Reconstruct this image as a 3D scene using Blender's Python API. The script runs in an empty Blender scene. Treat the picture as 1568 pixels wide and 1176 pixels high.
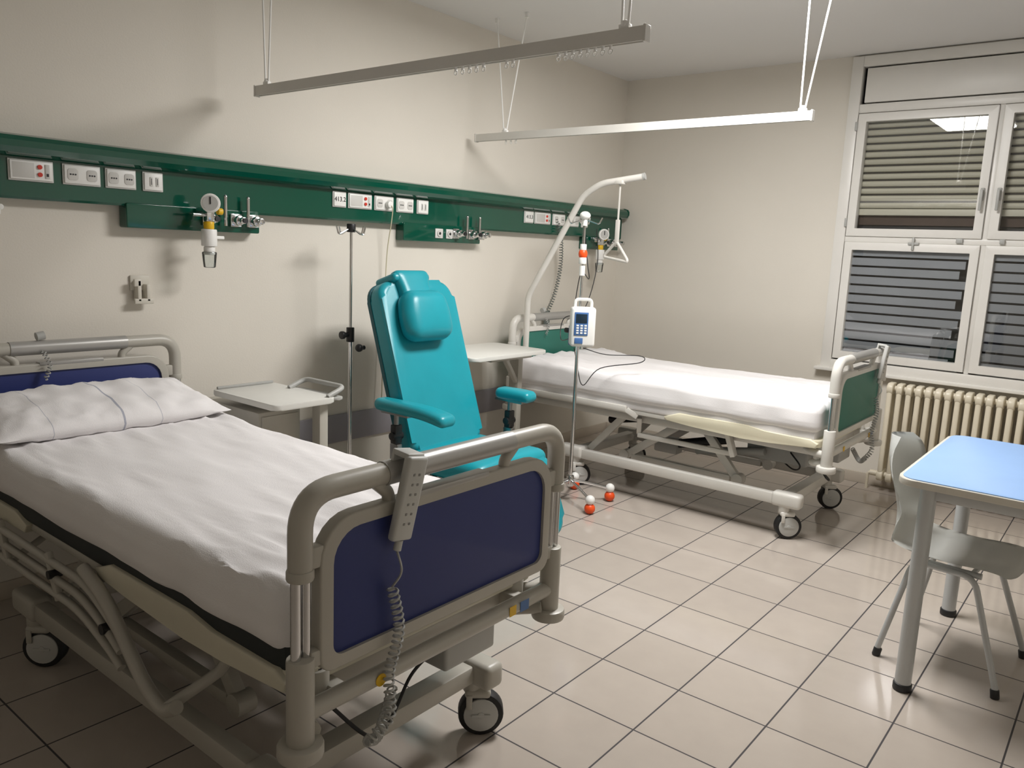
import bpy, bmesh, math, random
from mathutils import Vector, Matrix, noise
random.seed(4)
PI=math.pi
# ---------------------------------------------------------------- materials
def lin(c):
    return tuple(((v/255)/12.92 if v/255<=0.04045 else ((v/255+0.055)/1.055)**2.4) for v in c)
def mat(name,rgb,rough=.5,metal=0.,var=.04,scale=6.,bump=0.,bscale=60.,coat=0.,emis=0.,spec=.5):
    m=bpy.data.materials.new(name);m.use_nodes=True;nt=m.node_tree;b=nt.nodes["Principled BSDF"]
    c=lin(rgb)
    tc=nt.nodes.new("ShaderNodeTexCoord")
    n=nt.nodes.new("ShaderNodeTexNoise");n.inputs["Scale"].default_value=scale;n.inputs["Detail"].default_value=3
    nt.links.new(tc.outputs["Object"],n.inputs["Vector"])
    r=nt.nodes.new("ShaderNodeValToRGB")
    r.color_ramp.elements[0].position=.3;r.color_ramp.elements[1].position=.7
    r.color_ramp.elements[0].color=(*[v*(1-var) for v in c],1);r.color_ramp.elements[1].color=(*[min(1,v*(1+var)) for v in c],1)
    nt.links.new(n.outputs["Fac"],r.inputs["Fac"]);nt.links.new(r.outputs["Color"],b.inputs["Base Color"])
    b.inputs["Roughness"].default_value=rough;b.inputs["Metallic"].default_value=metal
    b.inputs["Coat Weight"].default_value=coat;b.inputs["Specular IOR Level"].default_value=spec
    if bump:
        n2=nt.nodes.new("ShaderNodeTexNoise");n2.inputs["Scale"].default_value=bscale;n2.inputs["Detail"].default_value=4
        nt.links.new(tc.outputs["Object"],n2.inputs["Vector"])
        bp=nt.nodes.new("ShaderNodeBump");bp.inputs["Strength"].default_value=bump;bp.inputs["Distance"].default_value=.01
        nt.links.new(n2.outputs["Fac"],bp.inputs["Height"]);nt.links.new(bp.outputs["Normal"],b.inputs["Normal"])
    if emis:
        b.inputs["Emission Color"].default_value=(1,.97,.94,1);b.inputs["Emission Strength"].default_value=emis
    return m
M_wall=mat("wall_paint",(221,215,204),.75,var=.02,scale=1.5,bump=.06,bscale=120)
M_ceil=mat("ceiling_paint",(224,222,219),.9,var=.015,scale=1.)
M_base=mat("baseboard_tile",(192,182,168),.35,var=.05)
M_band=mat("wall_guard_vinyl",(146,143,148),.5)
M_frame=mat("bed_enamel",(178,174,164),.38,var=.03)
M_framew=mat("bed_enamel_white",(214,211,204),.36,var=.03)
M_cream=mat("cream_plastic",(206,201,182),.45,var=.03)
M_creamw=mat("cream_plastic_light",(226,219,194),.45,var=.03)
M_chrome=mat("chrome",(215,215,215),.14,metal=1.,var=.02)
M_steel=mat("brushed_steel",(150,150,150),.32,metal=1.,var=.04)
M_silver=mat("silver_grip",(168,166,162),.35,metal=.3)
M_blue=mat("panel_blue",(40,52,112),.5,var=.05,scale=3)
M_green=mat("panel_green",(44,116,102),.5,var=.05,scale=3)
M_rail=mat("rail_green",(0,76,58),.14,var=.05,scale=2,coat=.4)
M_dark=mat("dark_plastic",(32,32,34),.45)
M_rub=mat("rubber_tyre",(26,26,27),.6)
M_white=mat("white_plastic",(238,237,233),.4,var=.02)
M_gray=mat("gray_plastic",(172,172,168),.45)
M_pfr=mat("plate_surround",(212,211,207),.45)
M_lgray=mat("handset_gray",(190,190,186),.45)
M_sheet=mat("sheet_cotton",(238,235,235),.85,var=.015,scale=4,bump=.15,bscale=300)
M_mattd=mat("mattress_cover_dark",(28,34,34),.6)
M_teal=mat("teal_vinyl",(24,148,162),.33,var=.05,scale=4,bump=.05,bscale=220)
M_teald=mat("teal_vinyl_piping",(10,86,96),.45)
M_winf=mat("window_enamel",(228,225,219),.35,var=.02)
M_rad=mat("radiator_enamel",(228,219,198),.35,var=.03)
M_shut=mat("shutter_slat",(222,217,198),.5,var=.04,scale=2)
M_gap=mat("shutter_gap",(70,66,58),.7)
M_film=mat("frosted_film",(158,161,165),.5,var=.06,scale=3)
M_night=mat("night_dark",(24,24,28),.4,var=.3,scale=1.5)
M_brown=mat("reflection_brown",(84,66,54),.6)  # brownish window reflection put in as a flat color
M_tblue=mat("table_laminate_blue",(148,182,228),.35,var=.02)
M_tedge=mat("table_edge_beige",(205,200,188),.45)
M_tleg=mat("table_leg_silver",(190,192,192),.35,metal=.2)
M_shell=mat("chair_shell_gray",(214,215,211),.4,var=.02)
M_red=mat("red_button",(205,50,30),.4)
M_orange=mat("orange_plastic",(238,84,28),.4)
M_yellow=mat("yellow_plastic",(225,180,30),.4)
M_bluep=mat("pump_blue",(70,110,165),.4)
M_screen=mat("screen_dark",(30,48,62),.15)
M_sock=mat("socket_gray",(205,203,198),.5)  # even pale gray of socket inserts and switch keys
M_key=mat("key_gray",(135,135,132),.5)
M_tray=mat("tray_laminate",(216,215,209),.4,var=.02)
M_wire=mat("cream_wire",(205,198,170),.5)
M_coil=mat("coil_cord_gray",(112,120,116),.5)
M_lamp=mat("lamp_diffuser",(255,252,248),.5,emis=9.)
def glassmat(name,tint,ior=1.5,base=.06):
    m=bpy.data.materials.new(name);m.use_nodes=True;nt=m.node_tree;nt.nodes.clear()
    o=nt.nodes.new("ShaderNodeOutputMaterial");mx=nt.nodes.new("ShaderNodeMixShader");t=nt.nodes.new("ShaderNodeBsdfTransparent");g=nt.nodes.new("ShaderNodeBsdfGlossy")
    t.inputs[0].default_value=(*tint,1);g.inputs["Roughness"].default_value=.01
    fr=nt.nodes.new("ShaderNodeFresnel");fr.inputs[0].default_value=ior
    ad=nt.nodes.new("ShaderNodeMath");ad.operation='ADD';ad.inputs[1].default_value=base;ad.use_clamp=True
    nt.links.new(fr.outputs[0],ad.inputs[0]);nt.links.new(ad.outputs[0],mx.inputs[0]);nt.links.new(t.outputs[0],mx.inputs[1]);nt.links.new(g.outputs[0],mx.inputs[2]);nt.links.new(mx.outputs[0],o.inputs[0])
    return m
M_glass=glassmat("window_glass",(.98,.985,.985),1.45,.05)
M_clear=glassmat("clear_cup",(.92,.95,.95),1.45,.06)
# floor tiles
M_floor=bpy.data.materials.new("floor_tiles");M_floor.use_nodes=True
nt=M_floor.node_tree;b=nt.nodes["Principled BSDF"]
tc=nt.nodes.new("ShaderNodeTexCoord");mp=nt.nodes.new("ShaderNodeMapping");P=.3315
mp.inputs["Location"].default_value=(-(2.19%P)+.0015,-(2.545%P)+.0015,0)
br=nt.nodes.new("ShaderNodeTexBrick");br.offset=0.;br.squash=1.
br.inputs["Scale"].default_value=1.;br.inputs["Brick Width"].default_value=P;br.inputs["Row Height"].default_value=P;br.inputs["Mortar Size"].default_value=.0032;br.inputs["Mortar Smooth"].default_value=.1
br.inputs["Color1"].default_value=(*lin((186,176,166)),1);br.inputs["Color2"].default_value=(*lin((180,170,160)),1);br.inputs["Mortar"].default_value=(*lin((66,63,64)),1);br.inputs["Bias"].default_value=0
nt.links.new(tc.outputs["Object"],mp.inputs[0]);nt.links.new(mp.outputs[0],br.inputs["Vector"])
ns=nt.nodes.new("ShaderNodeTexNoise");ns.inputs["Scale"].default_value=9.;ns.inputs["Detail"].default_value=6
nt.links.new(tc.outputs["Object"],ns.inputs["Vector"])
mr=nt.nodes.new("ShaderNodeMapRange");mr.inputs[3].default_value=.94;mr.inputs[4].default_value=1.05;nt.links.new(ns.outputs["Fac"],mr.inputs[0])
hs=nt.nodes.new("ShaderNodeHueSaturation");nt.links.new(br.outputs["Color"],hs.inputs["Color"]);nt.links.new(mr.outputs[0],hs.inputs["Value"]);nt.links.new(hs.outputs[0],b.inputs["Base Color"])
rr_=nt.nodes.new("ShaderNodeMapRange");rr_.inputs[3].default_value=.11;rr_.inputs[4].default_value=.8;nt.links.new(br.outputs["Fac"],rr_.inputs[0]);nt.links.new(rr_.outputs[0],b.inputs["Roughness"])
bp=nt.nodes.new("ShaderNodeBump");bp.invert=True;bp.inputs["Strength"].default_value=.4;bp.inputs["Distance"].default_value=.002;nt.links.new(br.outputs["Fac"],bp.inputs["Height"]);nt.links.new(bp.outputs[0],b.inputs["Normal"])

# ---------------------------------------------------------------- geometry helpers
def empty(name,loc=(0,0,0),rz=0.):
    o=bpy.data.objects.new(name,None);bpy.context.collection.objects.link(o);o.location=loc;o.rotation_euler=(0,0,rz);o.empty_display_size=.1;return o
def fillet(pts,rad,n=5,closed=False):
    pts=[Vector(p) for p in pts];out=[];N=len(pts)
    for i,p in enumerate(pts):
        if not closed and (i==0 or i==N-1): out.append(p);continue
        a=pts[i-1];c=pts[(i+1)%N];da=a-p;dc=c-p
        r=min(rad,da.length*.49,dc.length*.49);s=p+da.normalized()*r;e=p+dc.normalized()*r
        for k in range(n+1):
            t=k/n;out.append(s*(1-t)**2+p*2*t*(1-t)+e*t*t)
    return out
def smooth(pts,n=8):
    P=[Vector(p) for p in pts];P=[P[0]*2-P[1]]+P+[P[-1]*2-P[-2]];out=[]
    for i in range(1,len(P)-2):
        for k in range(n):
            t=k/n;a,b_,c,d=P[i-1:i+3]
            out.append(.5*((2*b_)+(c-a)*t+(2*a-5*b_+4*c-d)*t*t+(3*b_-a-3*c+d)*t**3))
    out.append(P[-2]);return out
def helix(pts,R,turns,spt=10):
    P=smooth(pts,12);L=[0]
    for i in range(1,len(P)): L.append(L[-1]+(P[i]-P[i-1]).length)
    out=[];N=turns*spt;j=0
    for k in range(N+1):
        s=L[-1]*k/N
        while j<len(P)-2 and L[j+1]<s: j+=1
        t=(s-L[j])/max(1e-6,L[j+1]-L[j]);p=P[j].lerp(P[j+1],t);d=(P[j+1]-P[j]).normalized()
        u=d.cross(Vector((.3,.9,.2))).normalized();v=d.cross(u);a=2*PI*k/spt
        out.append(p+u*R*math.cos(a)+v*R*math.sin(a))
    return out
def rr(a0,a1,b0,b1,r,n=5):
    o=[]
    rs=r if isinstance(r,(list,tuple)) else [r]*4
    for (cx,cy,s),q in zip(((a1,b1,0),(a0,b1,1),(a0,b0,2),(a1,b0,3)),rs):
        x=cx-q if cx==a1 else cx+q;y=cy-q if cy==b1 else cy+q
        for k in range(n+1):
            t=(s+k/n)*PI/2;o.append((x+q*math.cos(t),y+q*math.sin(t)))
    return o
class B:
    def __init__(s): s.bm=bmesh.new()
    def add(s,bm,T=None):
        if T is not None: bmesh.ops.transform(bm,matrix=T,verts=bm.verts)
        m=bpy.data.meshes.new("t");bm.to_mesh(m);bm.free();s.bm.from_mesh(m);bpy.data.meshes.remove(m);return s
    def box(s,x,y,z,bev=.004,T=None,seg=2):
        bm=bmesh.new();bmesh.ops.create_cube(bm,size=1)
        sx,sy,sz=x[1]-x[0],y[1]-y[0],z[1]-z[0]
        for v in bm.verts: v.co=Vector(((v.co.x+.5)*sx+x[0],(v.co.y+.5)*sy+y[0],(v.co.z+.5)*sz+z[0]))
        if bev: bmesh.ops.bevel(bm,geom=bm.edges[:],offset=min(bev,abs(sx)*.45,abs(sy)*.45,abs(sz)*.45),segments=seg,affect='EDGES',profile=.5)
        return s.add(bm,T)
    def beam(s,p0,p1,w,h,bev=.004):
        p0,p1=Vector(p0),Vector(p1);d=p1-p0;X=d.normalized();up=Vector((0,0,1))
        if abs(X.z)>.95: up=Vector((0,1,0))
        Y=up.cross(X).normalized();Z=X.cross(Y)
        T=Matrix.Translation(p0)@Matrix((X,Y,Z)).transposed().to_4x4()
        return s.box((0,d.length),(-w/2,w/2),(-h/2,h/2),bev,T)
    def tube(s,pts,r,seg=10,closed=False,T=None,flat=1.):
        P=[Vector(p) for p in pts];Q=[P[0]]
        for p in P[1:]:
            if (p-Q[-1]).length>1e-5: Q.append(p)
        P=Q;N=len(P);bm=bmesh.new();rings=[];u=None
        for i in range(N):
            if closed: d=(P[(i+1)%N]-P[i-1]).normalized()
            else: d=(P[min(i+1,N-1)]-P[max(i-1,0)]).normalized()
            if u is None:
                u=d.cross(Vector((0,0,1)));
                if u.length<.05: u=d.cross(Vector((0,1,0)))
                u.normalize()
            else: u=(u-d*u.dot(d)).normalized()
            v=d.cross(u);rad=r(i/(N-1)) if callable(r) else r
            rings.append([bm.verts.new(P[i]+u*rad*math.cos(2*PI*k/seg)+v*rad*flat*math.sin(2*PI*k/seg)) for k in range(seg)])
        for i in range(N if closed else N-1):
            a,c=rings[i],rings[(i+1)%N]
            for k in range(seg): bm.faces.new((a[k],a[(k+1)%seg],c[(k+1)%seg],c[k]))
        if not closed: bm.faces.new(rings[0][::-1]);bm.faces.new(rings[-1])
        return s.add(bm,T)
    def cyl(s,p0,p1,r,seg=20,bev=0,T=None,r2=None):
        p0,p1=Vector(p0),Vector(p1);r2=r if r2 is None else r2
        if bev:
            d=(p1-p0).normalized()*bev
            P=[p0,p0+d*.3,p0+d,p1-d,p1-d*.3,p1];R=[r-bev,r-bev*.3,r,r2,r2-bev*.3,r2-bev]
        else: P=[p0,p1];R=[r,r2]
        bm=bmesh.new();d=(p1-p0).normalized();u=d.cross(Vector((0,0,1)))
        if u.length<.05: u=d.cross(Vector((0,1,0)))
        u.normalize();v=d.cross(u)
        rings=[[bm.verts.new(p+u*q*math.cos(2*PI*k/seg)+v*q*math.sin(2*PI*k/seg)) for k in range(seg)] for p,q in zip(P,R)]
        for a,c in zip(rings,rings[1:]):
            for k in range(seg): bm.faces.new((a[k],a[(k+1)%seg],c[(k+1)%seg],c[k]))
        bm.faces.new(rings[0][::-1]);bm.faces.new(rings[-1]);return s.add(bm,T)
    def sph(s,c,r,T=None,sc=(1,1,1)):
        bm=bmesh.new();bmesh.ops.create_uvsphere(bm,u_segments=16,v_segments=10,radius=r)
        for v in bm.verts: v.co=Vector((v.co.x*sc[0]+c[0],v.co.y*sc[1]+c[1],v.co.z*sc[2]+c[2]))
        return s.add(bm,T)
    def prism(s,out,axis,t0,t1,bev=0,hole=None,T=None,seg=3):
        f={'x':lambda a,b_,t:(t,a,b_),'y':lambda a,b_,t:(a,t,b_),'z':lambda a,b_,t:(a,b_,t)}[axis]
        bm=bmesh.new();n=len(out)
        A=[bm.verts.new(f(a,c,t0)) for a,c in out];Bv=[bm.verts.new(f(a,c,t1)) for a,c in out]
        for k in range(n): bm.faces.new((A[k],A[(k+1)%n],Bv[(k+1)%n],Bv[k]))
        if hole:
            C=[bm.verts.new(f(a,c,t0)) for a,c in hole];D=[bm.verts.new(f(a,c,t1)) for a,c in hole]
            for k in range(n):
                j=(k+1)%n;bm.faces.new((C[k],C[j],D[j],D[k]));bm.faces.new((A[k],A[j],C[j],C[k]));bm.faces.new((Bv[k],Bv[j],D[j],D[k]))
        else:
            bm.faces.new(A);bm.faces.new(Bv)
        if bev:
            sa,sb=set(A),set(Bv)
            es=[e for e in bm.edges if (e.verts[0] in sa and e.verts[1] in sa) or (e.verts[0] in sb and e.verts[1] in sb)]
            bmesh.ops.bevel(bm,geom=es,offset=bev,segments=seg,affect='EDGES',profile=.5)
        return s.add(bm,T)
    def cushion(s,size,r,T=None,n=14,fn=None):
        bm=bmesh.new();bmesh.ops.create_cube(bm,size=2);bmesh.ops.subdivide_edges(bm,edges=bm.edges[:],cuts=n,use_grid_fill=True)
        h=Vector(size)/2
        for v in bm.verts:
            p=Vector([math.sin(v.co[i]*PI/2)*h[i] for i in range(3)])
            q=Vector([max(-(h[i]-r),min(h[i]-r,p[i])) for i in range(3)]);d=p-q
            if d.length>1e-7: p=q+d.normalized()*r
            if fn: p=fn(p)
            v.co=p
        return s.add(bm,T)
    def done(s,name,parent,mt,ang=38):
        bm=s.bm;bmesh.ops.recalc_face_normals(bm,faces=bm.faces[:])
        for f in bm.faces: f.smooth=True
        for e in bm.edges:
            if len(e.link_faces)==2 and e.calc_face_angle(0)>math.radians(ang): e.smooth=False
        me=bpy.data.meshes.new(name);bm.to_mesh(me);bm.free();me.materials.append(mt)
        o=bpy.data.objects.new(name,me);bpy.context.collection.objects.link(o)
        if parent: o.parent=parent
        return o
def TR(x,y,z,rz=0,ry=0,rx=0):
    return Matrix.Translation((x,y,z))@Matrix.Rotation(rz,4,'Z')@Matrix.Rotation(ry,4,'Y')@Matrix.Rotation(rx,4,'X')

# ---------------------------------------------------------------- room
W=4.5;L=6.04;H=3.01;Y0=-1.2
B().box((-.1,W+.1),(Y0-.1,L+.25),(-.1,0),0).done("floor",None,M_floor)
B().box((-.1,W+.1),(Y0-.1,L+.25),(H,H+.1),0).done("ceiling",None,M_ceil)
B().box((-.1,0),(Y0-.1,L+.1),(0,H),0).done("wall_left",None,M_wall)
B().box((W,W+.1),(Y0-.1,L+.1),(0,H),0).done("wall_right",None,M_wall)
B().box((0,W),(Y0-.1,Y0),(0,H),0).done("wall_front",None,M_wall)
wx0,wx1,wz0,wz1=1.86,3.78,.86,2.99
w=B();w.box((0,wx0),(L,L+.1),(0,H),0).box((wx1,W),(L,L+.1),(0,H),0).box((wx0,wx1),(L,L+.1),(0,wz0),0).box((wx0,wx1),(L,L+.1),(wz1,H),0).done("wall_back",None,M_wall)
B().box((0,.012),(Y0,L),(0,.08),.003).done("baseboard_left",None,M_base)
B().box((.012,W),(L-.012,L),(0,.08),.003).done("baseboard_back",None,M_base)
B().box((W-.012,W),(Y0,L-.012),(0,.08),.003).done("baseboard_right",None,M_base)
B().box((.0,.018),(Y0,5.9),(.40,.57),.006).done("trim_1",None,M_band)
# ceiling lamp
lm=empty("ceiling_lamp",(2.15,3.55,0))
B().box((-.33,.33),(-.62,.62),(H-.07,H),.006).done("housing",lm,M_white)
B().box((-.30,.30),(-.59,.59),(H-.085,H-.068),.002).done("diffuser",lm,M_lamp)
ld=bpy.data.lights.new("ceiling_lamp_light",'AREA');ld.shape='RECTANGLE';ld.size=.58;ld.size_y=1.15;ld.energy=80;ld.color=(1,.982,.965)
lo=bpy.data.objects.new("lamp_light",ld);bpy.context.collection.objects.link(lo);lo.parent=lm;lo.location=(0,0,H-.09)

# ---------------------------------------------------------------- window
wn=empty("window_1")
f=B()
def bar(x,z,y0=L-.02,y1=L+.05,bev=.004): f.box(x,(y0,y1),z,bev)
bar((1.83,1.905),(.82,3.0),L-.03);bar((3.735,3.81),(.82,3.0),L-.03);bar((1.905,3.735),(.82,.885),L-.05);bar((1.905,3.735),(2.93,3.0),L-.03)
bar((1.905,3.735),(2.62,2.68),L-.02);bar((1.905,3.735),(1.735,1.775),L-.02);bar((2.765,2.795),(.885,2.62),L-.015)
bar((1.93,3.71),(2.69,2.92),L-.012,L+.04)
f.box((1.80,3.84),(L-.075,L+.02),(.80,.825),.005)
f.done("frame",wn,M_winf)
f=B()
def sash(x0,x1,z0,z1,wd=.055):
    y0,y1=L-.032,L+.035
    f.prism(rr(x0,x1,z0,z1,.004,2),'y',y0,y1,.004,hole=rr(x0+wd,x1-wd,z0+wd,z1-wd,.004,2))
for a,c in ((1.91,2.765),(2.795,3.65)):
    sash(a,c,1.775,2.615);sash(a,c,.895,1.735)
f.done("sashes",wn,M_winf)
g=B()
for a,c in ((1.91,2.765),(2.795,3.65)):
    for z0,z1 in ((1.775,2.615),(.895,1.735)): g.box((a+.05,c-.05),(L+.0,L+.004),(z0+.05,z1-.05),0)
g.done("glass_panes",wn,M_glass)
s=B();gp=B();zz=2.62
while zz>2.02:
    s.prism([(L+.055,zz-.045),(L+.046,zz-.038),(L+.042,zz-.026),(L+.046,zz-.015),(L+.055,zz-.008),(L+.06,zz-.008),(L+.06,zz-.045)],'x',1.9,3.74);zz-=.05
gp.box((1.9,3.74),(L+.061,L+.068),(zz,2.66),0).done("slat_gaps",wn,M_gap)
s.box((1.9,3.74),(L+.045,L+.08),(zz-.045,zz+.0),.006);s.done("roller_shutter",wn,M_shut)
s=B();zz=1.70
for i in range(13):
    for a,c in ((1.955,2.72),(2.84,3.6)):
        e=.05*((i*7)%3)
        s.box((a,c-e*.6),(L+.008,L+.010),(zz-.060,zz-.008),0)
    zz-=.066
s.done("film_strips",wn,M_film)
B().box((1.86,3.78),(L+.10,L+.11),(.86,2.99),0).done("night_backing",wn,M_night)
B().box((1.9,3.74),(L+.082,L+.098),(1.86,1.94),0).done("pane_reflection",wn,M_brown)  # brown strip painted in for the reflection low in the upper panes
h=B()
for x in (2.735,2.83):
    h.box((x-.012,x+.012),(L-.045,L-.03),(2.02,2.10),.004);h.cyl((x,L-.065,2.08),(x,L-.04,2.08),.008);h.box((x-.009,x+.009),(L-.075,L-.06),(1.955,2.09),.005)
h.box((2.33,2.40),(L-.045,L-.03),(1.725,1.742),.003);h.box((2.355,2.37),(L-.05,L-.035),(1.69,1.775),.003)
h.box((2.62,2.66),(L-.042,L-.03),(1.745,1.775),.003);h.box((2.87,2.90),(L-.042,L-.03),(1.745,1.775),.003)
h.box((1.895,1.912),(L-.045,L-.02),(2.50,2.56),.003);h.box((1.895,1.912),(L-.045,L-.02),(1.84,1.90),.003)
h.done("handles",wn,M_gray)

# radiator
rd=empty("radiator",(2.33,L-.1,0));r=B();n=22;pt=.06
for i in range(n):
    x=pt*(i+.5)
    for y in (-.055,.035):
        r.prism(rr(x-.017,x+.017,y-.018,y+.018,.012,3),'z',.12,.74,.006)
    r.prism(rr(-.08,.06,.70,.78,.035,4),'x',x-.02,x+.02,.008)
    r.prism(rr(-.08,.06,.08,.16,.035,4),'x',x-.02,x+.02,.008)
r.cyl((0,-.01,.74),(n*pt,-.01,.74),.02);r.cyl((0,-.01,.12),(n*pt,-.01,.12),.02)
r.done("columns",rd,M_rad)
r=B();r.tube(fillet([(-.01,-.01,.12),(-.06,-.01,.12),(-.06,-.01,0.0)],.03),.01);r.cyl((-.045,-.01,.12),(0,-.01,.12),.02)
for x in (.15,1.17): r.box((x-.01,x+.01),(.03,.098),(.55,.6),.003)
r.done("pipework",rd,M_rad)

# ---------------------------------------------------------------- wall service rail
sr=empty("medical_service_rail")
Y1=5.97
prof=[(.0,1.70),(.055,1.70),(.062,1.71),(.062,1.865),(.085,1.868),(.115,1.878),(.13,1.90),(.13,1.925),(.118,1.943),(.09,1.952),(0,1.952)]
B().prism(prof,'y',Y0+.01,Y1,.0).done("rail_profile",sr,M_rail,25)
B().prism([(a*1.03,(z-1.83)*1.03+1.83) for a,z in prof],'y',Y1,Y1+.012).done("end_cap",sr,M_rail,25)
d=B()
for a,c in ((1.74,2.42),(3.43,4.14),(5.44,5.93)): d.prism(rr(a,c,1.605,1.715,.008,3),'x',.001,.072,.004)
d.done("gas_outlet_boxes",sr,M_rail)
pl=B();fr_=B();so=B();rd_=B();bk=B()
def plate(y0,y1,kind,z0=1.772,z1=1.858):
    fr_.box((.062,.070),(y0,y1),(z0,z1),.003);pl.box((.069,.076),(y0+.006,y1-.006),(z0+.006,z1-.006),.002)
    zc=(z0+z1)/2
    if kind=='sock':
        k=max(2,int((y1-y0)/.06))
        for i in range(k):
            yy=y0+(y1-y0)*(i+.5)/k
            so.prism(rr(yy-.022,yy+.022,zc-.024,zc+.024,.012,3),'x',.0755,.078,.001)
            for dy in (-.010,0,.010): bk.cyl((.077,yy+dy,zc),(.0795,yy+dy,zc),.0035,8)
    elif kind=='call':
        for dz in (-.014,.016): rd_.cyl((.075,y1-.055,zc+dz),(.082,y1-.055,zc+dz),.009,14)
        so.box((.0755,.079),(y1-.035,y1-.018),(zc-.028,zc+.028),.001);bk.box((.079,.0795),(y1-.031,y1-.022),(zc-.02,zc-.008),0)
        so.box((.0755,.0765),(y0+.014,y1-.075),(zc-.03,zc+.03),.001)
    elif kind=='sw':
        for dy in (-.016,.012): so.box((.0755,.079),((y0+y1)/2+dy-.002,(y0+y1)/2+dy+.012),(zc-.02,zc+.02),.001);bk.box((.079,.0795),((y0+y1)/2+dy+.003,(y0+y1)/2+dy+.006),(zc-.014,zc+.014),0)
for a,c,k in ((1.275,1.445,'call'),(1.48,1.635,'sock'),(1.655,1.79,'sock'),(1.82,1.915,'sw'),(2.89,2.985,'lab'),(3.0,3.175,'call'),(3.195,3.345,'sock'),(3.37,3.51,'sock'),(3.54,3.64,'sw'),(4.62,4.73,'lab'),(4.745,4.94,'call'),(4.97,5.13,'sock'),(5.18,5.32,'sock'),(5.36,5.45,'sw'),(.7,.85,'sock')): plate(a,c,k)
for a,c in ((3.70,3.77),(3.80,3.86)):
    fr_.box((.072,.079),(a,c),(1.63,1.69),.003);so.cyl((.079,(a+c)/2,1.66),(.085,(a+c)/2,1.66),.02);bk.cyl((.085,(a+c)/2,1.66),(.086,(a+c)/2,1.66),.009)
pl.done("module_plates",sr,M_white);fr_.done("module_frames",sr,M_pfr);so.done("sockets",sr,M_sock);rd_.done("call_buttons",sr,M_red);bk.done("socket_pins",sr,M_dark)
for y,t in ((2.937,"413.2"),(4.675,"413.3")):
    c=bpy.data.curves.new("label_text",'FONT');c.body=t;c.size=.036;c.align_x='CENTER';c.align_y='CENTER';c.extrude=.0005
    o=bpy.data.objects.new("label_text",c);bpy.context.collection.objects.link(o);o.parent=sr;o.location=(.0772,y,1.815);o.rotation_euler=(PI/2,0,PI/2);c.materials.append(M_dark)
def connectors(y,z=1.665,dys=(-.09,.06,.16)):
    T=Matrix.Translation((.073,y,z));c=B()
    for dy in dys:
        c.box((0,.012),(dy-.03,dy+.03),(-.032,.032),.003,T);c.cyl((.012,dy,0),(.05,dy,0),.024,18,.003,T);c.cyl((.05,dy,0),(.085,dy,0),.016,18,.002,T)
    for dy in (-.01,.115): c.tube([(.03,dy,-.03),(.03,dy,.11)],.009,T=T);c.sph((.03,dy,.11),.010,T)
    c.done("gas_valves",sr,M_chrome)
    k=B()
    for dy in dys[:2]: k.cyl((.085,dy,0),(.095,dy,0),.013,16,0,T)
    k.done("valve_tips",sr,M_dark)
connectors(2.22);connectors(3.98);connectors(5.72)
B().tube(smooth([(.085,3.29,1.81),(.11,3.30,1.79),(.09,3.31,1.70),(.05,3.315,1.5),(.04,3.31,1.1),(.05,3.29,.6)]),.0035,8).done("power_cord",sr,M_wire)
B().cyl((.078,3.29,1.81),(.105,3.29,1.81),.02,16,.004).done("power_plug",sr,M_white)
B().tube(helix([(.08,5.02,1.80),(.10,5.05,1.66),(.07,5.10,1.45),(.06,5.06,1.25),(.06,4.98,1.12)],.014,34,8),.0032,6).box((.04,.07),(4.95,5.0),(1.0,1.12),.008).done("call_cord",sr,M_coil)
def flowmeter(y,z):
    e=empty("oxygen_flowmeter",(.17,y,z))
    B().cyl((-.085,0,0),(0,0,0),.018,16,.002).box((-.015,.02),(-.02,.02),(-.05,.04),.005).tube([(0,-.01,-.02),(0,-.08,-.02)],.008).done("body",e,M_chrome)
    T=TR(.02,-.0,.035,-.6)
    B().cyl((0,0,0),(.025,0,0),.044,24,.004,T).done("gauge",e,M_white)
    B().cyl((.0255,0,0),(.027,0,0),.034,24,0,T).done("gauge_face",e,M_lgray)
    B().box((.027,.029),(-.003,.003),(-.005,.028),0,T).done("needle",e,M_dark)
    B().cyl((0,0,-.085),(0,0,-.05),.024,20,.004).cyl((.0,.045,.0),(.0,.07,0),.016,16,.003).done("yellow_collar",e,M_yellow)
    B().cyl((0,0,-.165),(0,0,-.085),.036,20,.005).cyl((0,0,-.205),(0,0,-.165),.026,20,.005).box((-.01,.01),(.02,.075),(-.13,-.115),.003).done("bottle_cap",e,M_white)
    B().cyl((0,0,-.265),(0,0,-.19),.028,20,.006,None,.034).done("humidifier_bottle",e,M_clear)
flowmeter(2.08,1.70);flowmeter(5.50,1.69)
wb=empty("wall_holder_bracket",(0,1.82,1.32))
B().box((0,.012),(-.045,.045),(-.0,.07),.004).box((0,.05),(-.03,-.012),(-.05,.05),.004).box((0,.05),(.012,.03),(-.05,.03),.004).box((.035,.05),(-.045,.045),(-.06,-.035),.004).box((.035,.05),(-.045,-.01),(.02,.055),.004).done("body",wb,M_tedge)
wp=empty("wall_hook",(0,1.255,1.665));B().cyl((0,0,0),(.03,0,0),.012,14,.002).box((.015,.03),(-.012,.0),(-.03,0),.003).done("hook",wp,M_white)

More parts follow.
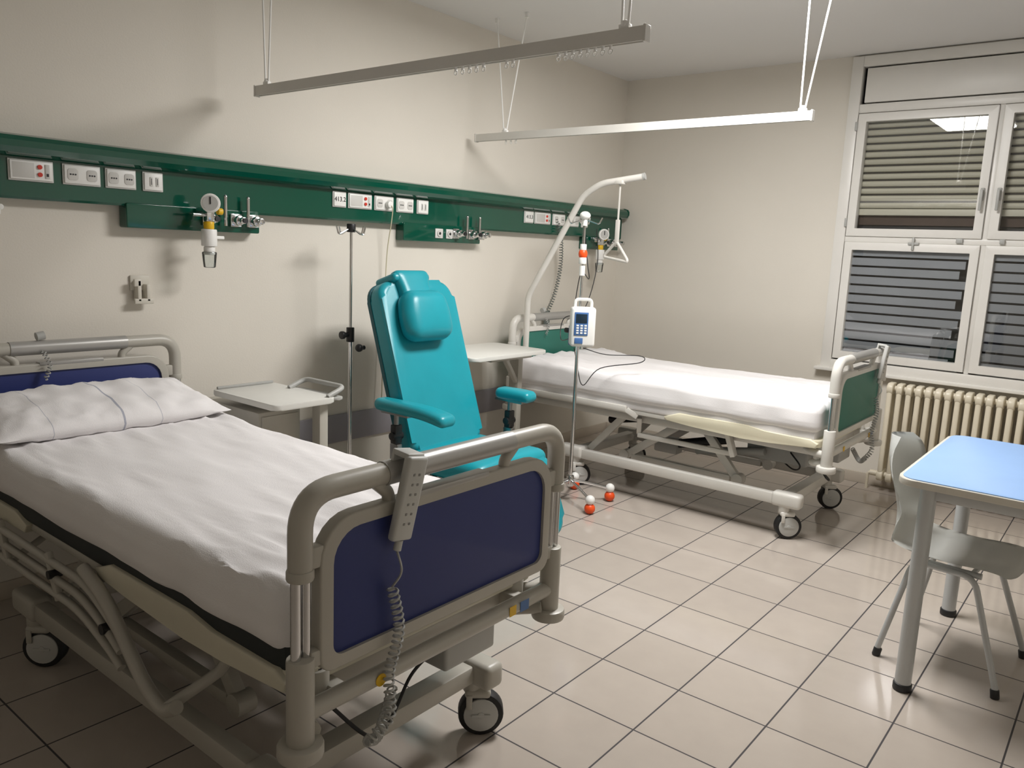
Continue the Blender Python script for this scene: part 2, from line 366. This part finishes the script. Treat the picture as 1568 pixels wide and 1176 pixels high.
# ---------------------------------------------------------------- curtain rails
def crail(x0,x1,y,z,hx,sp):
    e=empty("curtain_rail",(0,y,z));r=B()
    r.prism([(-.014,-.0),(-.014,.045),(.014,.045),(.014,0),(.009,0),(.009,.006),(-.009,.006),(-.009,0)],'x',x0,x1)
    r.box((x0-.006,x0+.004),(-.017,.017),(-.004,.049),.002).box((x1-.004,x1+.006),(-.017,.017),(-.004,.049),.002)
    r.done("track",e,M_framew,20)
    h=B()
    for (a,s0,s1) in hx:
        h.sph((a,0,.06),.014);h.box((a-.02,a+.02),(-.01,.01),(.045,.06),.003)
        h.tube([(a-.012,0,.06),(s0,0,H-z-.005)],.0045,8);h.tube([(a+.012,0,.06),(s1,0,H-z-.005)],.0045,8)
        for q in (s0,s1): h.cyl((q,0,H-z-.03),(q,0,H-z-.001),.012,12)
    h.done("suspension_rods",e,M_white)
    g=B()
    for x in sp: g.box((x-.003,x+.003),(-.006,.006),(-.014,.006),.001);g.tube([(x+.008*math.cos(t*PI/4),0,-.018+.008*math.sin(t*PI/4)) for t in range(8)],.002,6,closed=True)
    g.done("gliders",e,M_white)
crail(.20,2.32,2.33,2.255,((.28,.24,.34),(2.24,2.21,2.27)),[1.5+.035*i for i in range(5)]+[1.75,1.78]+[1.98+.03*i for i in range(8)])
crail(.09,2.27,4.05,2.265,((.33,.23,.47),(2.22,2.20,2.33)),[.34,.38,.42])

# ---------------------------------------------------------------- beds
def board(p,pre,x,zt,colm,frm):
    dz=zt-1.07;b=B()
    pts=fillet([(x,-.465,.87+dz),(x,-.465,1.05+dz),(x,.465,1.05+dz),(x,.465,.87+dz)],.17,10)
    b.tube(pts,.027,14)
    for sy in (-1,1):
        b.tube(fillet([(x,sy*.215,.975+dz),(x,sy*.215,1.0+dz),(x,sy*.27,1.045+dz)],.02),.016,10)
        b.cyl((x,sy*.465,.47),(x,sy*.465,.69),.031,20,.004)
        b.cyl((x,sy*.465,.455),(x,sy*.465,.49),.052,24,.008)
        b.cyl((x,sy*.465,.86+dz),(x,sy*.465,.885+dz),.03,20,.004)
        b.box((x-.016,x+.016),(sy*.43-.018,sy*.43+.018),(.66,.70),.006).box((x-.016,x+.016),(sy*.43-.02,sy*.43+.02),(.88+dz,.93+dz),.006)
    b.prism(rr(-.425,.425,.635,.985+dz,[.1,.1,.04,.04],6),'x',x-.019,x+.019,.006,hole=rr(-.39,.39,.668,.952+dz,[.075,.075,.03,.03],6))
    b.done(pre+"_frame",p,frm)
    B().prism(rr(-.395,.395,.663,.957+dz,[.075,.075,.03,.03],6),'x',x-.01,x+.01,.002).done(pre+"_panel",p,colm)
    B().tube([(x,-.235,1.05+dz),(x,.235,1.05+dz)],.0295,16).box((x-.02,x+.02),(-.13,.13),(.975+dz,.99+dz),.003).done(pre+"_grip",p,M_silver)
    c=B()
    for sy in (-1,1):
        c.cyl((x,sy*.465-.012,.69),(x,sy*.465-.012,.87+dz),.0115,12);c.cyl((x,sy*.465+.014,.69),(x,sy*.465+.014,.87+dz),.0115,12)
    c.done(pre+"_chrome_posts",p,M_chrome)
def castor(b,t,hb,x,y,yaw,off=.03):
    T=TR(x,y,0,yaw)
    t.cyl((off,-.026,.075),(off,.026,.075),.075,32,.008,T)
    hb.cyl((off,-.031,.075),(off,.031,.075),.057,28,.003,T);hb.cyl((off,-.034,.075),(off,.034,.075),.012,14,.002,T)
    for sy in (-1,1): hb.box((off-.03,off+.03),(sy*.033-.002,sy*.033+.001),(.071,.079),0,T)
    b.box((off-.055,off+.03),(-.036,.036),(.135,.165),.012,T,3);b.box((off-.05,off-.03),(-.040,-.033),(.10,.15),.006,T);b.box((off-.05,off-.03),(.033,.040),(.10,.15),.006,T)
    b.cyl((0,0,.15),(0,0,.27),.032,20,.006,T)
def bed(loc,colm,frm,sidem,corem,handy,pillow,yaw,rails,trap=False):
    p=empty("hospital_bed",loc);XL=2.22
    board(p,"footboard",XL,1.08,colm,frm);board(p,"headboard",0,1.12,colm,frm)
    b=B();t=B();hb=B()
    for x in (.54,1.99):
        for sy in (-1,1): castor(b,t,hb,x,sy*.385,yaw[0] if sy<0 else yaw[1])
    t.done("castor_tyres",p,M_rub);hb.done("castor_hubs",p,M_lgray)
    for sy in (-1,1):
        b.box((.5,2.03),(sy*.385-.025,sy*.385+.025),(.195,.26),.008)
        b.box((.42,.60),(sy*.385-.04,sy*.385+.04),(.19,.275),.02,None,3);b.box((1.92,2.09),(sy*.385-.04,sy*.385+.04),(.19,.275),.02,None,3)
    for x in (.54,1.99): b.box((x-.035,x+.035),(-.39,.39),(.20,.26),.008)
    b.done("base_frame",p,frm)
    b=B()
    for sy in (-1,1):
        b.box((.03,2.2),(sy*.34-.02,sy*.34+.02),(.51,.565),.006)
        b.beam((.85,sy*.25,.24),(1.25,sy*.25,.53),.035,.05);b.beam((1.65,sy*.25,.24),(1.40,sy*.25,.53),.035,.05)
        b.beam((.60,sy*.30,.25),(.85,sy*.30,.52),.03,.045)
        b.cyl((.85,sy*.28,.25),(.85,sy*.22,.25),.035);b.cyl((1.65,sy*.28,.25),(1.65,sy*.22,.25),.035)
        b.tube([(XL,sy*.465,.55),(XL-.10,sy*.40,.54),(XL-.16,sy*.34,.54)],.02,10)
        b.tube([(0,sy*.465,.55),(.10,sy*.40,.54),(.16,sy*.34,.54)],.02,10)
        b.cyl((XL-.07,sy*.37,.50),(XL-.07,sy*.37,.605),.032,20,.004)
        b.box((.15,1.28),(sy*.43-.012,sy*.43+.012),(.575,.603),.004)
        if not rails:
            b.box((.10,.95),(sy*.455-.012,sy*.455+.012),(.585,.625),.006);b.beam((.95,sy*.455,.60),(1.02,sy*.43,.56),.022,.035)
            b.beam((1.02,sy*.40,.55),(1.0,sy*.36,.44),.03,.03);b.beam((1.62,sy*.40,.56),(1.66,sy*.38,.42),.03,.05);b.box((1.0,1.66),(sy*.37-.012,sy*.37+.012),(.415,.445),.004)
    for x in (.12,.75,1.3,1.75,2.12): b.box((x-.02,x+.02),(-.34,.34),(.515,.56),.004)
    b.tube([(XL,-.45,.555),(XL,.45,.555)],.023,12);b.tube([(0,-.45,.555),(0,.45,.555)],.023,12)
    b.tube(fillet([(XL,-.43,.50),(XL-.12,-.38,.47),(XL-.12,.38,.47),(XL,.43,.50)],.08),.018,10)
    b.box((.9,1.6),(-.27,-.23),(.225,.265),.004).box((.9,1.6),(.23,.27),(.225,.265),.004)
    b.done("lift_frame",p,frm)
    k=B();k.cyl((XL-.07,-.37,.606),(XL-.07,-.37,.608),.022).cyl((XL-.07,.37,.606),(XL-.07,.37,.608),.022)
    k.cyl((1.0,0,.30),(1.45,0,.42),.03,16,.004);k.cyl((.5,.1,.38),(.95,.1,.47),.028,16,.004)
    k.tube(smooth([(1.9,-.1,.44),(1.98,-.15,.38),(1.9,-.05,.33),(1.75,0,.40),(1.6,.05,.42)]),.005,6)
    k.tube(smooth([(XL-.12,-.3,.46),(XL-.05,-.22,.36),(XL-.1,-.1,.33),(XL-.18,.05,.36),(XL-.16,.12,.42)]),.005,6)
    k.done("dark_mechanism",p,M_dark)
    k=B();k.box((1.62,2.0),(-.09,.09),(.36,.46),.015,None,3).box((XL-.24,XL-.09),(.10,.32),(.38,.485),.012,None,3).box((.95,1.12),(-.05,.05),(.26,.36),.012)
    k.cyl((1.3,-.12,.34),(1.75,-.12,.42),.025,16,.004)
    k.done("motor_housings",p,M_gray)
    B().box((XL+.0235,XL+.0245),(.24,.27),(.542,.572),0).done("sticker_yellow",p,M_yellow);B().box((XL+.0235,XL+.0245),(.29,.33),(.54,.572),0).done("sticker_blue",p,M_bluep)
    B().cyl((XL+.0225,-.25,.556),(XL+.0245,-.25,.556),.016,16).done("sticker_pull",p,M_yellow)
    b=B();b.box((.06,2.14),(-.40,.40),(.565,.60),.01).done("mattress_platform",p,M_dark)
    b=B()
    for sy in (-1,1):
        pr=[(1.22,.60),(1.32,.638),(1.75,.638),(1.86,.622),(2.12,.622),(2.16,.60),(2.15,.575),(1.9,.56),(1.72,.555),(1.40,.57),(1.24,.58)]
        b.prism(pr,'y',sy*.445-.018,sy*.445+.018,.006)
        if rails:
            pr=[(.08,.60),(.3,.63),(.62,.63),(.72,.60),(.70,.57),(.1,.565)]
            b.prism(pr,'y',sy*.445-.018,sy*.445+.018,.006)
    b.prism(rr(2.08,2.17,-.45,.45,.04,4),'z',.575,.62,.01)
    b.done("platform_edge",p,sidem)
    if rails:
        b=B();c=B()
        for sy in (-1,1):
            y=sy*.485
            for i,z in enumerate((.555,.505,.455)):
                b.tube(fillet([(.18,y,z),(1.22-.03*i,y,z-.0),(1.36,y,z-.06),(1.42,y,z-.09)],.08),.0125,10)
            b.tube(fillet([(.25,y,.59),(.16,y,.56),(.18,y,.43)],.05),.0145,10)
            b.tube(fillet([(1.20,y,.60),(1.34,y,.55),(1.56,y-.0,.36),(1.66,y,.33),(1.72,y,.37)],.07),.019,12)
            b.tube([(1.66,y,.34),(1.72,sy*.36,.42),(1.80,sy*.35,.53)],.016,10)
            b.beam((.55,y,.58),(.62,y,.44),.02,.03);b.beam((.95,y,.58),(1.02,y,.44),.02,.03);b.tube([(.62,y,.45),(.62,sy*.34,.53)],.012);b.tube([(1.02,y,.45),(1.02,sy*.34,.53)],.012)
            c.cyl((1.34,y-.018,.46),(1.34,y+.018,.46),.016);c.cyl((.99,y-.02,.52),(.99,y+.02,.52),.014)
        b.done("side_rails",p,frm);c.done("rail_joints",p,M_dark)
    B().cushion((2.08,.9,.09),.02,TR(1.10,0,.645),10).done("mattress_core",p,corem)
    def fn(q):
        q=q.copy();x=q.x;y=q.y
        top=max(0,min(1,(q.z+.02)/.07))
        head=max(0,-x)/1.05
        w=noise.noise(Vector((x*1.5+y*5.+loc[1],x*2.2-y*3.0,loc[1])))
        w2=noise.noise(Vector((x*3+y*11.,y*4-x*2,5+loc[1])))
        w3=noise.noise(Vector((x*2+y*16.,y*3-x*3,11+loc[1])))
        rid=(1-abs(w2))**5+.6*(1-abs(w3))**7
        e=(min(1,max(0,(abs(x)-.35)/.5)))
        q.z+=top*(.010*w+.012*rid*(.45+e)-.008)
        q.z+=top*(.02*head**2)
        low=1-top
        q.y+=(1 if y>0 else -1)*low*(.006+.010*noise.noise(Vector((x*7,q.z*5,1+loc[1]))))
        if abs(x)>.9: q.x+=(1 if x>0 else -1)*low*(.004+.008*noise.noise(Vector((y*7,q.z*5,3))))
        if q.z<-.05: q.z+=.012*noise.noise(Vector((x*2.3,y*2.3,9+loc[1])))
        return q
    B().cushion((2.10,.935,.165),.062 if rails else .045,TR(1.105,0,.735),64,fn).done("fitted_sheet",p,M_sheet,80)
    if handy is not None:
        y=handy;hb=B();T=TR(XL+.045,y,1.0,0,.10,-.16)
        hb.box((-.012,.012),(-.032,.032),(-.10,.105),.008,T,3);hb.box((-.05,0),(-.028,.028),(.095,.11),.005,T);hb.box((-.055,-.045),(-.028,.028),(.055,.11),.004,T)
        hb.cyl((0,0,-.125),(0,0,-.10),.010,12,0,T);hb.done("handset",p,M_lgray)
        k=B()
        for i in range(6): k.box((.012,.0132),(-.011,-.005),(.060-.024*i,.066-.024*i),.0005,T);k.box((.012,.0132),(.006,.012),(.060-.024*i,.066-.024*i),.0005,T)
        k.done("handset_buttons",p,M_key)
        e=T@Vector((0,0,-.125))
        B().tube(smooth([e,(XL+.06,e.y-.01,.835),(XL+.035,e.y-.015,.79)]),.003,6).tube(helix([(XL+.035,e.y-.015,.79),(XL+.045,e.y,.68),(XL+.035,e.y-.02,.57),(XL+.05,e.y-.03,.47),(XL+.03,e.y-.08,.42)],.012,26),.003,6).tube(helix([(XL+.03,e.y-.08,.42),(XL-.02,e.y,.38),(XL-.1,e.y+.12,.42)],.012,16),.003,6).done("coil_cord",p,M_gray)
    B().tube(helix([(.03,-.12,1.09),(.045,-.1,1.03),(.04,-.12,.97)],.008,9),.0025,6).cyl((.0,-.13,1.145),(.0,-.10,1.15),.018,12).done("head_cord",p,M_gray)
    if pillow:
        Lx,Ly,Hh=.46,.90,.135;N=44;bm=bmesh.new();V={}
        for sd in (1,-1):
            for i in range(N+1):
                for j in range(N+1):
                    u=2*i/N-1;v=2*j/N-1;ed=(1-abs(u)**2.6)*(1-abs(v)**3.2)
                    if ed<=1e-6 and sd<0: V[(sd,i,j)]=V[(1,i,j)];continue
                    z=sd*(Hh/2)*max(0,ed)**.6
                    x=u*Lx/2*(1-.06*(1-v*v)*abs(u));y=v*Ly/2*(1-.05*(1-u*u)*abs(v))
                    e=max(abs(u),abs(v))
                    ww=noise.noise(Vector((u*2.2,v*5,sd*2.)))*.014+(1-abs(noise.noise(Vector((u*2.5+v*1.5,v*7,3.)))))**6*.012*(e**2)
                    V[(sd,i,j)]=bm.verts.new((x,y,z+ww*sd*min(1,ed*3)+(.012*noise.noise(Vector((u*4,v*6,7))) if ed<.05 else 0)))
            for i in range(N):
                for j in range(N):
                    q=[V[(sd,i,j)],V[(sd,i+1,j)],V[(sd,i+1,j+1)],V[(sd,i,j+1)]]
                    if len(set(q))>=3:
                        try: bm.faces.new(q)
                        except Exception: pass
        o=B();o.add(bm,TR(.30,-.02,.885,0,.16));ob=o.done("pillow",p,M_sheet,80)
        m=M_sheet.copy();m.name="pillow_cotton";nt=m.node_tree;bs=nt.nodes["Principled BSDF"];tc=[n for n in nt.nodes if n.type=='TEX_COORD'][0]
        sx=nt.nodes.new("ShaderNodeSeparateXYZ");nt.links.new(tc.outputs["Object"],sx.inputs[0])
        last=bs.inputs["Base Color"].links[0].from_socket
        for y0,wd,cc in ((-.02,.004,(176,178,190)),(-.28,.0015,(196,196,204)),(.13,.0015,(196,196,204))):
            a=nt.nodes.new("ShaderNodeMath");a.operation='SUBTRACT';a.inputs[1].default_value=y0;nt.links.new(sx.outputs[1],a.inputs[0])
            c=nt.nodes.new("ShaderNodeMath");c.operation='ABSOLUTE';nt.links.new(a.outputs[0],c.inputs[0])
            l=nt.nodes.new("ShaderNodeMath");l.operation='LESS_THAN';l.inputs[1].default_value=wd;nt.links.new(c.outputs[0],l.inputs[0])
            mx=nt.nodes.new("ShaderNodeMixRGB");mx.inputs[2].default_value=(*lin(cc),1);nt.links.new(l.outputs[0],mx.inputs[0]);nt.links.new(last,mx.inputs[1]);last=mx.outputs[0]
        nt.links.new(last,bs.inputs["Base Color"]);ob.data.materials[0]=m
    if trap:
        q=B();q.tube(fillet([(.08,-.41,.50),(.08,-.41,1.26),(.44,-.33,1.95),(.56,-.30,2.03),(.82,-.22,2.075)],.05,8),.021,14)
        q.box((.05,.11),(-.45,-.37),(.52,.60),.006).done("trapeze_pole",p,frm)
        B().cyl((.82,-.22,2.075),(.835,-.217,2.079),.023).done("pole_cap",p,M_gray)
        q=B();hx,hy=.68,-.262
        q.tube([(hx,hy,2.05),(hx,hy,1.66)],.007,8);q.box((hx-.014,hx+.014),(hy-.009,hy+.009),(1.64,1.80),.004);q.box((hx-.03,hx+.03),(hy-.03,hy+.03),(2.025,2.05),.006)
        q.tube(fillet([(hx,hy,1.66),(hx-.10,hy+.02,1.57),(hx-.10,hy+.02,1.555),(hx+.10,hy-.02,1.53),(hx+.10,hy-.02,1.545)],.02,4,True),.010,10,closed=True)
        q.done("trapeze_handle",p,M_framew)
    return p
bed((.13,1.45,0),M_blue,M_frame,M_cream,M_mattd,-.195,True,(.7,.75),True)
bed((.21,4.83,0),M_green,M_framew,M_creamw,M_sheet,.30,False,(.65,.65),False,True)

# ---------------------------------------------------------------- recliner
rc=empty("recliner_chair",(0,3.14,0))
Tb=Matrix.Translation((.76,-.01,.50))@Matrix.Rotation(-.33,4,'Y')@Matrix.Rotation(-.005,4,'X')
q=B()
q.prism(rr(-.28,.28,0,.93,[.10,.10,.05,.05],7),'x',-.075,.035,.034,T=Tb,seg=5)
def fs(p):
    p=p.copy();p.z+=.012*(1-(p.y/.28)**2) if p.z>0 else 0;return p
q.cushion((.60,.58,.12),.05,TR(.94,.01,.46),16,fs)
q.done("upholstery",rc,M_teal,50)
q=B();q.prism(rr(-.282,.282,-.002,.932,[.10,.10,.05,.05],7),'x',-.085,-.06,.006,T=Tb);q.done("backrest_shell",rc,M_teald)
q=B()
def fh(p):
    p=p.copy();z=p.z/.14
    p.y*=1-.22*max(0,z)**1.5-.14*max(0,-z)**3;p.x*=1+.2*(1-z*z)*max(0,1-(p.y/.18)**2);return p
q.cushion((.125,.34,.28),.062,Tb@TR(.088,-.045,.715),18,fh)
def fst(p):
    p=p.copy();p.y*=1+.25*max(0,p.z/.10);return p
q.cushion((.085,.21,.22),.035,Tb@TR(.045,-.05,.87,0,-.12),12,fst)
q.cushion((.17,.27,.05),.022,Tb@TR(-.015,-.055,.94),12)
q.box((-.108,-.083),(-.175,.065),(.78,.95),.010,Tb,3)
q.done("headrest",rc,M_teal,60)
q=B()
Tl=Matrix.Translation((1.20,.01,.46))@Matrix.Rotation(-.38,4,'Y')
q.prism(rr(-.29,.29,-.42,.02,[.05,.05,.10,.10],6),'x',-.045,.045,.034,T=Tl,seg=4);q.done("legrest",rc,M_teal,50)
q=B()
def fa(p):
    p=p.copy();p.z-=.02*(p.x/.22)**2*(1 if p.x>0 else 0);p.y*=1+.12*(p.x/.22);return p
q.cushion((.50,.11,.066),.032,TR(.84,-.35,.757,.03),14,fa)
q.cushion((.24,.11,.066),.032,TR(.90,.41,.757,.10),14,fa)
q.done("armrests",rc,M_teal,60)
q=B()
for y,xx in ((-.35,.72),(.40,.87)):
    q.box((xx-.10,xx+.10),(y-.02,y+.02),(.71,.73),.004);q.cyl((xx,y,.44),(xx,y,.72),.014);q.box((xx-.03,xx+.03),(y-.018,y+.018),(.42,.56),.006)
    q.cyl((xx,y*.7,.44),(xx,y*1.02,.44),.012)
q.tube(fillet([(1.0,-.26,.54),(1.06,-.25,.56),(1.12,-.22,.61)],.03),.010)
for sy in (-1,1):
    q.tube(fillet([(.45,sy*.24,.07),(.5,sy*.24,.10),(1.05,sy*.24,.10),(1.10,sy*.24,.07)],.04),.018);q.beam((.55,sy*.24,.11),(.9,sy*.24,.40),.03,.04);q.beam((1.0,sy*.24,.11),(.7,sy*.24,.40),.03,.04)
    q.box((.62,1.18),(sy*.26-.015,sy*.26+.015),(.36,.40),.004)
q.cyl((.5,-.24,.10),(.5,.24,.10),.015);q.cyl((1.05,-.24,.10),(1.05,.24,.10),.015)
q.cyl((.74,-.30,.5),(.74,.30,.5),.016)
q.done("steel_mechanism",rc,M_steel)
q=B()
for x in (.45,1.10):
    for sy in (-1,1): q.cyl((x,sy*.24-.012,.035),(x,sy*.24+.012,.035),.035,18,.004)
for y,xx in ((-.35,.72),(.40,.87)): q.cyl((xx,y-.035,.60),(xx,y+.035,.60),.022,16,.003);q.box((xx-.02,xx+.02),(y-.024,y+.024),(.56,.66),.005)
q.done("wheels_and_knobs",rc,M_dark)
B().sph((.38,-.315,1.02),.022).cyl((.38,-.33,1.02),(.38,-.28,1.02),.012).done("push_knob",rc,M_dark)

# ---------------------------------------------------------------- iv stands
def stand(name,x,y,top,feet,a0,knob,R):
    e=empty(name,(x,y,0));c=B()
    c.tube([(0,0,.10),(0,0,knob)],.0125,14);c.tube([(0,0,knob),(0,0,top)],.0085,12)
    for i in range(5):
        a=math.radians(a0+72*i);dx,dy=math.cos(a),math.sin(a)
        c.tube(fillet([(0,0,.14),(dx*.10,dy*.10,.125),(dx*R,dy*R,.085)],.04),.009,10)
        if not feet: c.cyl((dx*R,dy*R,.05),(dx*R,dy*R,.09),.007)
    c.cyl((0,0,.10),(0,0,.17),.024,18,.003)
    return e,c,R
e,c,R=stand("iv_stand",.27,2.855,1.66,False,0,1.07,.25)
for a in (0,PI/2): c.tube(fillet([(.10*math.cos(a),.10*math.sin(a),1.665),(.085*math.cos(a),.085*math.sin(a),1.62),(0,0,1.66),(-.085*math.cos(a),-.085*math.sin(a),1.62),(-.10*math.cos(a),-.10*math.sin(a),1.665)],.015),.0045,8)
c.done("pole",e,M_chrome)
q=B();q.cyl((0,0,1.635),(0,0,1.68),.024,16,.004).cyl((0,0,1.04),(0,0,1.12),.022,16,.003).cyl((0,-.05,1.08),(0,0,1.08),.014,12).cyl((0,-.065,1.08),(0,-.045,1.08),.022,12,.003)
for i in range(5):
    a=math.radians(72*i);q.cyl((R*math.cos(a),R*math.sin(a)-.01,.027),(R*math.cos(a),R*math.sin(a)+.01,.027),.027,14,.003)
q.done("clamp_and_castors",e,M_dark)
e,c,R=stand("iv_pump_stand",.94,4.105,1.80,True,-27,1.25,.265)
for a in (.3,.3+PI/2): c.tube(fillet([(.11*math.cos(a),.11*math.sin(a),1.79),(.09*math.cos(a),.09*math.sin(a),1.75),(0,0,1.78),(-.09*math.cos(a),-.09*math.sin(a),1.75),(-.11*math.cos(a),-.11*math.sin(a),1.79)],.015),.004,8)
c.done("pole",e,M_chrome)
qw=B();qo=B()
for i in range(5):
    a=math.radians(-27+72*i);dx,dy=R*math.cos(a),R*math.sin(a);qo.sph((dx,dy,.034),.034);qw.sph((dx,dy,.088),.03);qw.cyl((dx,dy,.05),(dx,dy,.068),.012)
qw.sph((0,0,1.80),.026,None,(1.3,1.3,1));qw.cyl((0,0,1.74),(0,0,1.79),.016);qo.sph((.0,0,1.57),.028,None,(1,1,1.3));qw.cyl((0,0,1.51),(0,0,1.55),.024,16,.003);qw.cyl((0,0,1.59),(0,0,1.63),.02,16,.003);qw.cyl((0,0,1.44),(0,0,1.5),.018)
qw.done("white_fittings",e,M_white);qo.done("orange_castors",e,M_orange)
T=TR(.065,-.06,1.14,-.85)
B().box((-.05,.05),(-.075,.075),(-.125,.115),.018,T,3).tube(fillet([(0,-.05,.10),(0,-.05,.16),(0,.05,.16),(0,.05,.10)],.025),.010,8,T=T).done("pump_body",e,M_white)
B().box((.05,.055),(-.056,.028),(-.055,.085),.004,T).box((-.052,-.03),(-.077,.077),(-.127,.0),.01,T).box((.05,.055),(-.05,.0),(-.105,-.07),.003,T).done("pump_front",e,M_bluep)
B().box((.055,.057),(-.048,.020),(.02,.075),.002,T).done("pump_screen",e,M_screen)
q=B()
for i in range(4):
    for j in range(3): q.box((.0552,.057),(-.043+j*.024,-.028+j*.024),(.0-.015*i,.010-.015*i),.001,T)
q.done("pump_keys",e,M_white)
B().box((-.05,.02),(-.03,.03),(1.06,1.13),.008).cyl((-.05,0,1.095),(-.10,0,1.095),.016,14,.003).cyl((0,-.04,1.05),(0,.0,1.05),.02,14,.003).done("pump_clamp",e,M_dark)
B().tube(smooth([(-.05,.02,1.16),(-.12,.12,1.25),(-.10,.14,1.45),(0.02,.05,1.42),(.02,.03,1.5),(-.02,.05,1.65),(0,.01,1.73)]),.003,6).tube(smooth([(-.05,0,1.05),(-.2,.1,1.02),(-.22,.15,1.15),(-.1,.2,1.22),(-.15,.4,1.5),(-.3,.6,1.74)]),.003,6).tube(smooth([(.06,-.03,1.0),(.15,.1,.96),(.28,.3,.95),(.25,.35,.90),(.08,.15,.86),(.04,.02,.76),(-.02,.03,.9),(-.06,.05,.98)]),.003,6).done("pump_cables",e,M_dark)

# ---------------------------------------------------------------- bedside tables
bt=empty("bedside_table",(.0,2.03,0))
B().prism(rr(.24,.76,.0,.34,.035,5),'z',.835,.862,.006).done("tray_top",bt,M_tray)
B().tube(fillet([(.44,.30,.865),(.44,.40,.90),(.74,.40,.90),(.74,.30,.865)],.04),.012,10).prism(rr(.40,.76,.32,.385,.025,5),'z',.845,.858,.003).box((.255,.27),(.02,.33),(.862,.875),.004).done("handle_rail",bt,M_gray)
B().box((.66,.72),(.27,.32),(.12,.835),.006).box((.15,.74),(.26,.33),(.07,.12),.01).box((.12,.60),(.02,.25),(.09,.80),.008).box((.595,.607),(.035,.235),(.60,.78),.003).done("cabinet",bt,M_frame)
q=B()
for x,y in ((.2,.295),(.70,.295),(.18,.06),(.5,.06)): q.cyl((x,y-.012,.035),(x,y+.012,.035),.035,16,.003);q.cyl((x,y,.06),(x,y,.09),.01)
q.done("castors",bt,M_dark)
ot=empty("bedside_table",(0,3.5,0))
B().prism(rr(.12,.60,.02,.77,.05,5),'z',.905,.93,.006).done("tray_top",ot,M_tray)
B().box((.34,.42),(.68,.73),(.10,.905),.006).box((.08,.55),(.66,.74),(.07,.11),.01).box((.36,.50),(.30,.72),(.87,.905),.005).beam((.46,.48,.88),(.40,.68,.70),.03,.03).done("support_column",ot,M_frame)
q=B()
for x in (.12,.51):
    q.cyl((x,.69,.035),(x,.714,.035),.035,16,.003);q.cyl((x,.70,.06),(x,.70,.075),.01)
q.done("castors",ot,M_dark)

# ---------------------------------------------------------------- table + chair
tb=empty("play_table",(3.05,3.06,0));TZ=.03
B().prism(rr(0,1.0,0,1.02,.07,6),'z',.775+TZ,.80+TZ,.004).done("table_edge",tb,M_tedge)
B().prism(rr(.012,.988,.012,1.008,.06,6),'z',.797+TZ,.8035+TZ,.001).done("table_top",tb,M_tblue)
q=B();k=B()
for x in (.10,.90):
    for y in (.08,.94): q.cyl((x,y,.02),(x,y,.776+TZ),.029,24);k.cyl((x,y,0),(x,y,.03),.034,20,.005)
for y in (.08,.94): q.box((.10,.90),(y-.012,y+.012),(.755,.775+TZ),.003)
for x in (.10,.90): q.box((x-.012,x+.012),(.08,.94),(.755,.775+TZ),.003)
q.done("legs_and_apron",tb,M_tleg);k.done("leg_feet",tb,M_dark)
ch=empty("school_chair",(3.22,3.56,0),-.09)
pf=smooth([(-.315,.89),(-.295,.80),(-.27,.70),(-.25,.60),(-.235,.53),(-.20,.478),(-.13,.455),(0,.448),(.12,.455),(.19,.452),(.225,.435)],5)
bm=bmesh.new();NV=16;grid=[];n=len(pf)
for i,p in enumerate(pf):
    t=i/(n-1);row=[]
    wd=.215
    if t<.14: wd=.215*math.sqrt(max(.12,1-(1-t/.14)**2.2))
    if .16<t<.50: wd=.215-.06*math.sin((t-.16)/.34*PI)
    if t>.92: wd=.215*math.sqrt(max(.5,1-((t-.92)/.08)**2*.5))
    isb=max(0,min(1,(.5-t)/.2))
    for j in range(NV+1):
        v=2*j/NV-1
        row.append(bm.verts.new((p.x-.0+isb*.06*v*v,v*wd,p.y+(1-isb)*(.018*v*v))))
    grid.append(row)
for a,c in zip(grid,grid[1:]):
    for j in range(NV): bm.faces.new((a[j],a[j+1],c[j+1],c[j]))
bmesh.ops.solidify(bm,geom=bm.faces[:],thickness=.008)
q=B();q.add(bm);q.done("seat_shell",ch,M_shell,60)
q=B();k=B()
for sy in (-1,1):
    y=sy*.17
    q.tube(fillet([(-.20,sy*.225,.02),(-.12,y,.42),(.10,y,.42),(.235,sy*.225,.02)],.05,6),.012,12)
    q.tube([(-.12,y*.9,.425),(.12,y*.9,.425)],.012)
    for x,yy in ((-.20,sy*.225),(.235,sy*.225)): k.cyl((x,yy,0),(x+(.006 if x<0 else -.006),yy-sy*.003,.035),.016,14,.003)
q.tube([(-.10,-.17,.415),(-.10,.17,.415)],.010);q.tube([(.08,-.17,.415),(.08,.17,.415)],.010)
q.done("tube_legs",ch,M_tleg);k.done("rubber_feet",ch,M_dark)

# ---------------------------------------------------------------- camera / world
R3=((0.77828,0.13879,-0.61239),(0.62647,-0.10533,0.7723),(0.04268,-0.98471,-0.16892))
cd=bpy.data.cameras.new("camera");cd.sensor_width=36;cd.lens=1216.8/1568*36;cd.clip_start=.02
co=bpy.data.objects.new("camera",cd);bpy.context.collection.objects.link(co)
mm=Matrix([[r[0],-r[1],-r[2]] for r in R3]).to_4x4();mm.translation=(3.686,0,1.59);co.matrix_world=mm
bpy.context.scene.camera=co
wd=bpy.data.worlds.new("world");bpy.context.scene.world=wd;wd.use_nodes=True
wd.node_tree.nodes["Background"].inputs[0].default_value=(.02,.025,.04,1);wd.node_tree.nodes["Background"].inputs[1].default_value=.3
try:
    bpy.context.scene.view_settings.view_transform='Standard'
except Exception: pass
